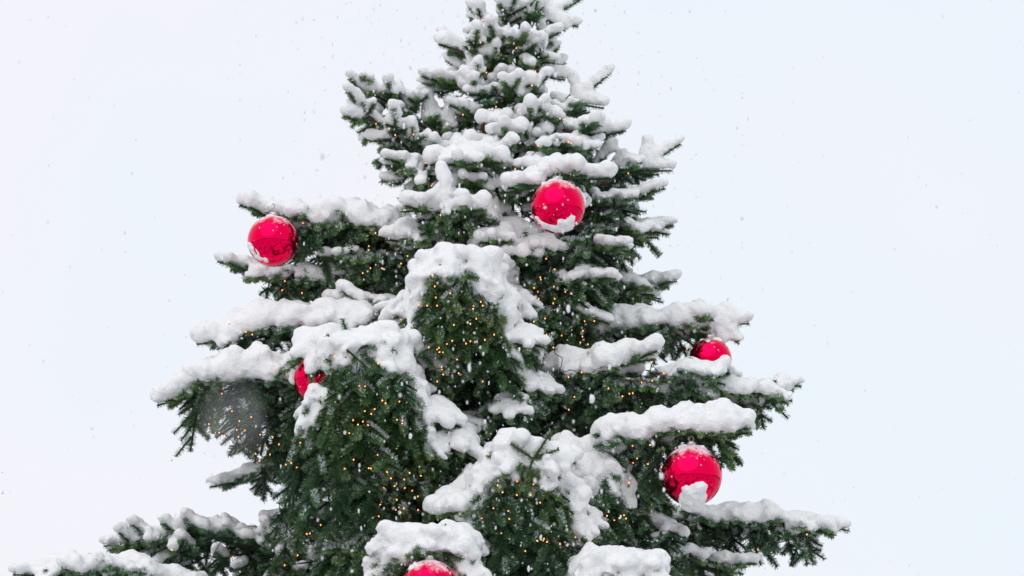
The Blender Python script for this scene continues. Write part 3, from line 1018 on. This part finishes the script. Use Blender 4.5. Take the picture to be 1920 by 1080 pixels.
for b, lab, lumps in zip(BALLS, LABELS, LUMPS):
    R = b["R"]
    o = empty("bauble", b["c"])
    tag(o, lab, "bauble", "red baubles hung on the tree")
    V, F = sphere(R)
    link("ball", mesh_np("ball", V, F, M_BALL), o)
    # ribbed metal cap with its ring
    pr = [(0.020, -0.004), (0.022, 0.004), (0.0215, 0.014), (0.017, 0.018), (0.004, 0.020), (0.0005, 0.020)]
    a = np.linspace(0, 2 * np.pi, 24, endpoint=False)
    rib = 1 + 0.05 * np.cos(a * 12)
    V = np.array([[r * k * math.cos(t), r * k * math.sin(t), R + z] for r, z in pr for t, k in zip(a, rib)])
    i = np.arange(len(pr) - 1)[:, None] * 24
    j = np.arange(24)[None]
    F = np.stack([i + j, i + (j + 1) % 24, i + 24 + (j + 1) % 24, i + 24 + j], -1).reshape(-1, 4)
    cp = link("cap", mesh_np("cap", V, F, M_CAP), o)
    t = np.linspace(0, 2 * np.pi, 20)
    V, F = tube(np.stack([0.011 * np.cos(t), 0 * t, R + 0.029 + 0.011 * np.sin(t)], 1), np.full(20, 0.0014), 6)
    link("ring", mesh_np("ring", V, F, M_CAP), cp)
    s = np.linspace(0, 1, 8)
    V, F = tube(np.stack([0.006 * np.sin(s * 5), 0.03 * s ** 2, R + 0.038 + 0.03 * s], 1), np.full(8, 0.0016), 5)
    link("hanger", mesh_np("hanger", V, F, M_WIRE), o)
    C, RR = [], []
    for dv, spd, sz in lumps:
        for _ in range(7):
            v = unit(np.array(dv) + rng.normal(0, spd, 3))
            L_ = max(1.0, np.linalg.norm(dv) * 0.88)
            C.append(v * (R * L_ - sz * 0.35))
            RR.append(sz * rng.uniform(0.7, 1.1))
    C, RR = np.array(C), np.array(RR)
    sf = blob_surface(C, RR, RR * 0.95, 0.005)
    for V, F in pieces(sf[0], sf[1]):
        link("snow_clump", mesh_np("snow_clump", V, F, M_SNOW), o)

# ------------------------------------------------------------------ fairy lights
BULBS = """905,38 901,80 968,90 921,82 880,137 912,136 1004,133 984,140 998,160 930,200 760,230 705,232 730,241 775,252 741,253 809,348 798,305 868,215
1009,273 1022,268 1066,266 1097,265 1066,262 1050,222 1071,268 1178,325 966,317 811,345 826,403 568,418 704,437 764,480 752,494 716,503 680,512 521,506 534,527 529,544 492,534
811,516 844,550 801,573 785,572 887,579 905,573 838,645 848,639 882,607 882,640 909,637 823,652 857,674 829,693 783,690 831,702 752,600 461,622 473,627 433,648 536,669
410,702 416,738 471,782 459,807 411,811 444,806 435,771 447,819 499,839 523,833 506,852 546,868 536,871 563,830 657,665 634,664 628,668 717,669 674,723 717,751 723,756 684,771 662,788 690,797 671,796 744,787 754,794 708,853 663,862 646,879 773,920 720,915 759,915 733,897 758,899 789,892 713,946 742,956 757,953 710,968 575,1001 586,1011 581,1000
558,1041 437,1045 322,1031 256,1052 262,1063 697,1075 845,1031 932,876 925,953 933,910 1000,908 969,928 953,958 955,973 940,1000 985,1033 893,1060 867,1065 1000,830 995,928
1009,468 1024,485 1014,524 1013,520 1060,547 1001,603 1022,597 1030,629 1053,629 1088,642 1092,631 1093,620 1107,586 1096,602 1025,627 1066,707 1052,722 1077,744 1167,743 1221,680 1244,700 1203,717 1180,738 1144,777 1186,836 1288,654 1286,690
1358,780 1306,797 1187,868 1170,966 1138,967 1174,972 1497,977 1513,1002 1355,1035 1421,1030 1238,1042 1180,905 1240,876 1100,1000 1020,1010 1050,1020 1316,1040 985,470 1010,560 1040,560 860,700 880,690 960,880""".split()
BULBS = [tuple(map(float, s.split(","))) for s in BULBS]
BULBS += [(x + rng.uniform(-34, 34), y + rng.uniform(-26, 26)) for x, y in BULBS if y > 430 and 380 < x < 1260 and rng.random() < 0.75]
lights = empty("string_lights", (BASE[0], 0, 0))
tag(lights, "dark cable of tiny warm orange fairy lights wound through the green branches", "string lights")
pts = [front(*b) for b in BULBS]


def bulb_mesh():
    prof_ = [(0.0, -0.0085), (0.0032, -0.007), (0.0050, -0.003), (0.0052, 0.001), (0.0040, 0.0045), (0.003, 0.006)]
    a = np.linspace(0, 2 * np.pi, 10, endpoint=False)
    V = 0.50 * np.array([[r * math.cos(t), r * math.sin(t), z] for r, z in prof_ for t in a])
    i = np.arange(len(prof_) - 1)[:, None] * 10
    j = np.arange(10)[None]
    return V, np.stack([i + j, i + (j + 1) % 10, i + 10 + (j + 1) % 10, i + 10 + j], -1).reshape(-1, 4)


V, F = bulb_mesh()
bm_ = mesh_np("bulb", V, F, M_BULB)
proto = None
rest = []
order = sorted(range(len(pts)), key=lambda i: pts[i][1])
for n_, i in enumerate(order):
    p = pts[i] - np.array(lights.location)
    e = (rng.uniform(-1, 1), rng.uniform(-1, 1), rng.uniform(0, 6))
    if n_ < 99:
        if proto is None:
            o = proto = link("bulb", bm_, lights)
        else:
            o = proto.copy()
            COL.objects.link(o)
            o.parent = lights
        o.location = p
        o.rotation_euler = e
    else:
        rest.append((V + p, F))
if rest:
    Vr, Fr = join(rest)
    o = link("bulb", mesh_np("bulb_rest", Vr, Fr, M_BULB), lights)
    o["kind"] = "stuff"
# the cable runs from bulb to nearest bulb, ducking behind the needles in between
left = list(range(len(pts)))
cur = left.pop(0)
path = [cur]
while left:
    j = min(left, key=lambda q: np.linalg.norm(pts[q] - pts[cur]) + 0.3 * abs(pts[q][2] - pts[cur][2]))
    left.remove(j)
    path.append(j)
    cur = j
SUB = TWP[rng.choice(len(TWP), 30000, replace=False)]
line = []
for a, b in zip(path[:-1], path[1:]):
    pa, pb = pts[a], pts[b]
    L_ = np.linalg.norm(pb - pa)
    nq = max(9, int(L_ / 0.05))
    t = np.linspace(0, 1, nq, endpoint=False)[:, None]
    w = np.sin(np.pi * t)
    q = pa * (1 - t) + pb * t
    if L_ < 0.18:
        q = q + np.array([0, 1, 0]) * (0.008 + 0.04 * w) - UP * w * 0.15 * L_
    else:                              # longer stretches follow the shoots inside the crown
        c = np.array([trunk_at(z) for z in q[:, 2]])
        q = q + (c - q) * np.minimum(0.5, w * 0.2 * (1 + L_))
        for k_ in range(1, nq):
            near_ = np.argmin(np.linalg.norm(SUB - q[k_], axis=1))
            q[k_] = SUB[near_] + np.array([0, 0.03, -0.006])
    line.append(q + rng.normal(0, 0.014, (nq, 3)) * w)
q, _ = curve(np.concatenate(line), 0.013)
V, F = tube(q - np.array(lights.location), np.full(len(q), 0.0019), 5)
link("cable", mesh_np("cable", V, F, M_WIRE), lights)

# a bare wire hook left standing in the snow of the low right bough
hk = np.array([(0, 0, -0.06), (0, 0, -0.01), (0.001, 0, 0.014), (0.008, 0, 0.024), (0.016, 0, 0.022), (0.019, 0, 0.016)])
q, _ = curve(hk, 0.004)
V, F = tube(q, np.full(len(q), 0.0021), 6)
o = link("wire_hook", mesh_np("wire_hook", V, F, M_WIRE))
o.location = at(1400, 950, .5)
tag(o, "small bent dark wire hook poking up from snow on the lowest right bough", "wire hook")


# ------------------------------------------------------------------ falling snow
def flake_parts():
    base = np.array([[1, 0, 0], [-1, 0, 0], [0, 1, 0], [0, -1, 0], [0, 0, 1], [0, 0, -1]], float)
    tri = np.array([[0, 2, 4], [2, 1, 4], [1, 3, 4], [3, 0, 4], [2, 0, 5], [1, 2, 5], [3, 1, 5], [0, 3, 5]])
    # one octahedron split once, for a rounder clump
    V = list(base)
    F = []
    for a, b, c in tri:
        m = [unit(base[a] + base[b]), unit(base[b] + base[c]), unit(base[c] + base[a])]
        k = len(V)
        V += m
        F += [[a, k, k + 2], [b, k + 1, k], [c, k + 2, k + 1], [k, k + 1, k + 2]]
    return np.array(V), np.array(F)


FV, FF = flake_parts()
NF = 2000
dist = (rng.uniform(8.5 ** 3, 13.6 ** 3, NF)) ** (1 / 3)
hw, hh = 0.5 * 36 / LENS * 1.25, 0.5 * 36 / LENS * 9 / 16 * 1.3
pos = CAM + (FWD + RIGHT * rng.uniform(-hw, hw, NF)[:, None] + CUP * rng.uniform(-hh, hh, NF)[:, None]) * dist[:, None]
NB = 1650           # the heavier flurry right before the crown
pos[:NB, 0] = np.clip(rng.normal(-0.1, 0.55, NB), -1.3, 1.1) * (dist[:NB] / 14)
size = rng.lognormal(math.log(0.0022), 0.38, NF)
near = np.array([at(436, 786, 12.95), at(1190, 1040, 7), at(880, 690, 4.5), at(1110, 748, 3.0), at(770, 818, 3.0)])
pos = np.concatenate([pos, near])
size = np.concatenate([size, [0.0029, 0.006, 0.007, 0.010, 0.008]])
n = len(pos)
sc = size[:, None] * rng.uniform(0.7, 1.2, (n, 3))
sc[:, 2] *= rng.uniform(1.0, 2.4, n)
jit = 1 + rng.uniform(-0.25, 0.25, (n, len(FV)))
V = (FV[None] * jit[:, :, None] * sc[:, None] + pos[:, None]).reshape(-1, 3)
F = (FF[None] + (np.arange(n) * len(FV))[:, None, None]).reshape(-1, 3)
o = link("falling_snow", mesh_np("falling_snow", V, F, M_FLAKE, n=3))
tag(o, "fine white snowflakes drifting down in front of the tree", "snowfall", kind="stuff")

M_GROUND, nt_, b_, N_, L_ = new_mat("trampled_snow")
n_ = noise(nt_, 0.35, 8, rough=0.65)
r_ = ramp(nt_, n_.outputs["Fac"], [(0.38, (0.14, 0.135, 0.13)), (0.48, (0.55, 0.55, 0.56)), (0.58, (0.84, 0.84, 0.85))])
L_(r_.outputs["Color"], b_.inputs["Base Color"])
b_.inputs["Roughness"].default_value = 0.8
# ------------------------------------------------------------------ ground, unseen stand-in skyline
rr = np.array([0, 3, 7, 14, 30, 80, 200, 600, 1500.0])
a = np.linspace(0, 2 * np.pi, 72, endpoint=False)
V = np.array([[r * math.cos(t), r * math.sin(t), 0.03 * math.sin(r * 1.1 + 2 * t) if 0 < r < 40 else 0.0] for r in rr for t in a])
i = np.arange(len(rr) - 1)[:, None] * 72
j = np.arange(72)[None]
F = np.stack([i + j, i + 72 + j, i + 72 + (j + 1) % 72, i + (j + 1) % 72], -1).reshape(-1, 4)
o = link("ground", mesh_np("ground", V, F, M_GROUND))
tag(o, kind="structure")
M_SKYLINE = plain("skyline_stand_in_grey", (0.16, 0.17, 0.17), 0.95)  # unseen ring added in place of buildings and trees, a dark horizon for bauble reflections
na = 240
a = np.linspace(0, 2 * np.pi, na, endpoint=False)
hgt = 7 + 4 * np.sin(a * 3 + 1) + 2.5 * np.sin(a * 11) + 1.2 * np.sin(a * 37) + rng.uniform(-.6, .6, na)
hgt = np.clip(hgt, 2.5, 14) * np.where(np.sin(a) < -0.1, 0.45 - 0.5 * np.sin(a) * np.clip(0.5 + np.sin(a * 5 + 0.6), 0, 1.4), 1.0)
prof_ = [(170, -1.0), (185, 0.55), (205, 1.0), (260, 0.8), (330, -1.0)]
V = np.array([[r * math.cos(t), r * math.sin(t), (h * k if k > 0 else -1.0)] for r, k in prof_ for t, h in zip(a, hgt)])
i = np.arange(len(prof_) - 1)[:, None] * na
j = np.arange(na)[None]
F = np.stack([i + j, i + na + j, i + na + (j + 1) % na, i + (j + 1) % na], -1).reshape(-1, 4)[:, ::-1]
o = link("skyline_stand_in", mesh_np("skyline_stand_in", V, F, M_SKYLINE))
tag(o, kind="structure")

# ------------------------------------------------------------------ sky and light
SUN_EL, SUN_ROT = math.radians(46), math.radians(200)
w = bpy.data.worlds.new("World")
scene.world = w
w.use_nodes = True
nt = w.node_tree
bg_ = nt.nodes["Background"]
sky = nt.nodes.new("ShaderNodeTexSky")
sky.sky_type = 'NISHITA'
sky.sun_disc = False
sky.sun_elevation = SUN_EL
sky.sun_rotation = SUN_ROT
sky.dust_density = 3
bg_.inputs["Strength"].default_value = 0.05
nt.links.new(sky.outputs[0], bg_.inputs["Color"])
# the closed cloud deck below that sky: near white, a little brighter overhead
tc = nt.nodes.new("ShaderNodeTexCoord")
sep = nt.nodes.new("ShaderNodeSeparateXYZ")
nt.links.new(tc.outputs["Generated"], sep.inputs[0])
nz = nt.nodes.new("ShaderNodeTexNoise")
nz.inputs["Scale"].default_value = 4.5
nz.inputs["Detail"].default_value = 3
nt.links.new(tc.outputs["Generated"], nz.inputs["Vector"])
xm = nt.nodes.new("ShaderNodeMath")
xm.operation = 'MULTIPLY_ADD'
xm.inputs[1].default_value = 0.5
nt.links.new(sep.outputs["X"], xm.inputs[0])
nt.links.new(nz.outputs["Fac"], xm.inputs[2])
cr = ramp(nt, xm.outputs[0], [(0.38, (0.957, 0.952, 1.025)), (0.62, (0.890, 0.965, 1.03))])
lift = nt.nodes.new("ShaderNodeMapRange")
lift.inputs["From Min"].default_value = 0.35
lift.inputs["From Max"].default_value = 1.0
lift.inputs["To Min"].default_value = 1.0
lift.inputs["To Max"].default_value = 1.0
nt.links.new(sep.outputs["Z"], lift.inputs["Value"])
bg2 = nt.nodes.new("ShaderNodeBackground")
nt.links.new(cr.outputs["Color"], bg2.inputs["Color"])
nt.links.new(lift.outputs[0], bg2.inputs["Strength"])
mixs = nt.nodes.new("ShaderNodeMixShader")
mixs.inputs[0].default_value = 0.93
nt.links.new(bg_.outputs[0], mixs.inputs[1])
nt.links.new(bg2.outputs[0], mixs.inputs[2])
nt.links.new(mixs.outputs[0], nt.nodes["World Output"].inputs["Surface"])

sd = bpy.data.lights.new("sun", 'SUN')
sd.energy = 1.0
sd.angle = math.radians(70)
sd.color = (1.0, 0.97, 0.94)
so = bpy.data.objects.new("sun", sd)
COL.objects.link(so)
# Nishita's rotation turns clockwise from +Y
sv = Vector((math.sin(SUN_ROT) * math.cos(SUN_EL), math.cos(SUN_ROT) * math.cos(SUN_EL), math.sin(SUN_EL)))
so.rotation_euler = sv.to_track_quat('Z', 'Y').to_euler()

vs = scene.view_settings
scene.display_settings.display_device = 'sRGB'
vs.view_transform = 'Standard'
vs.look = 'None'
vs.exposure = 0.0
vs.gamma = 1.0
vs.use_curve_mapping = False
scene.cycles.max_bounces = 6
scene.cycles.diffuse_bounces = 4
scene.cycles.use_denoising = True
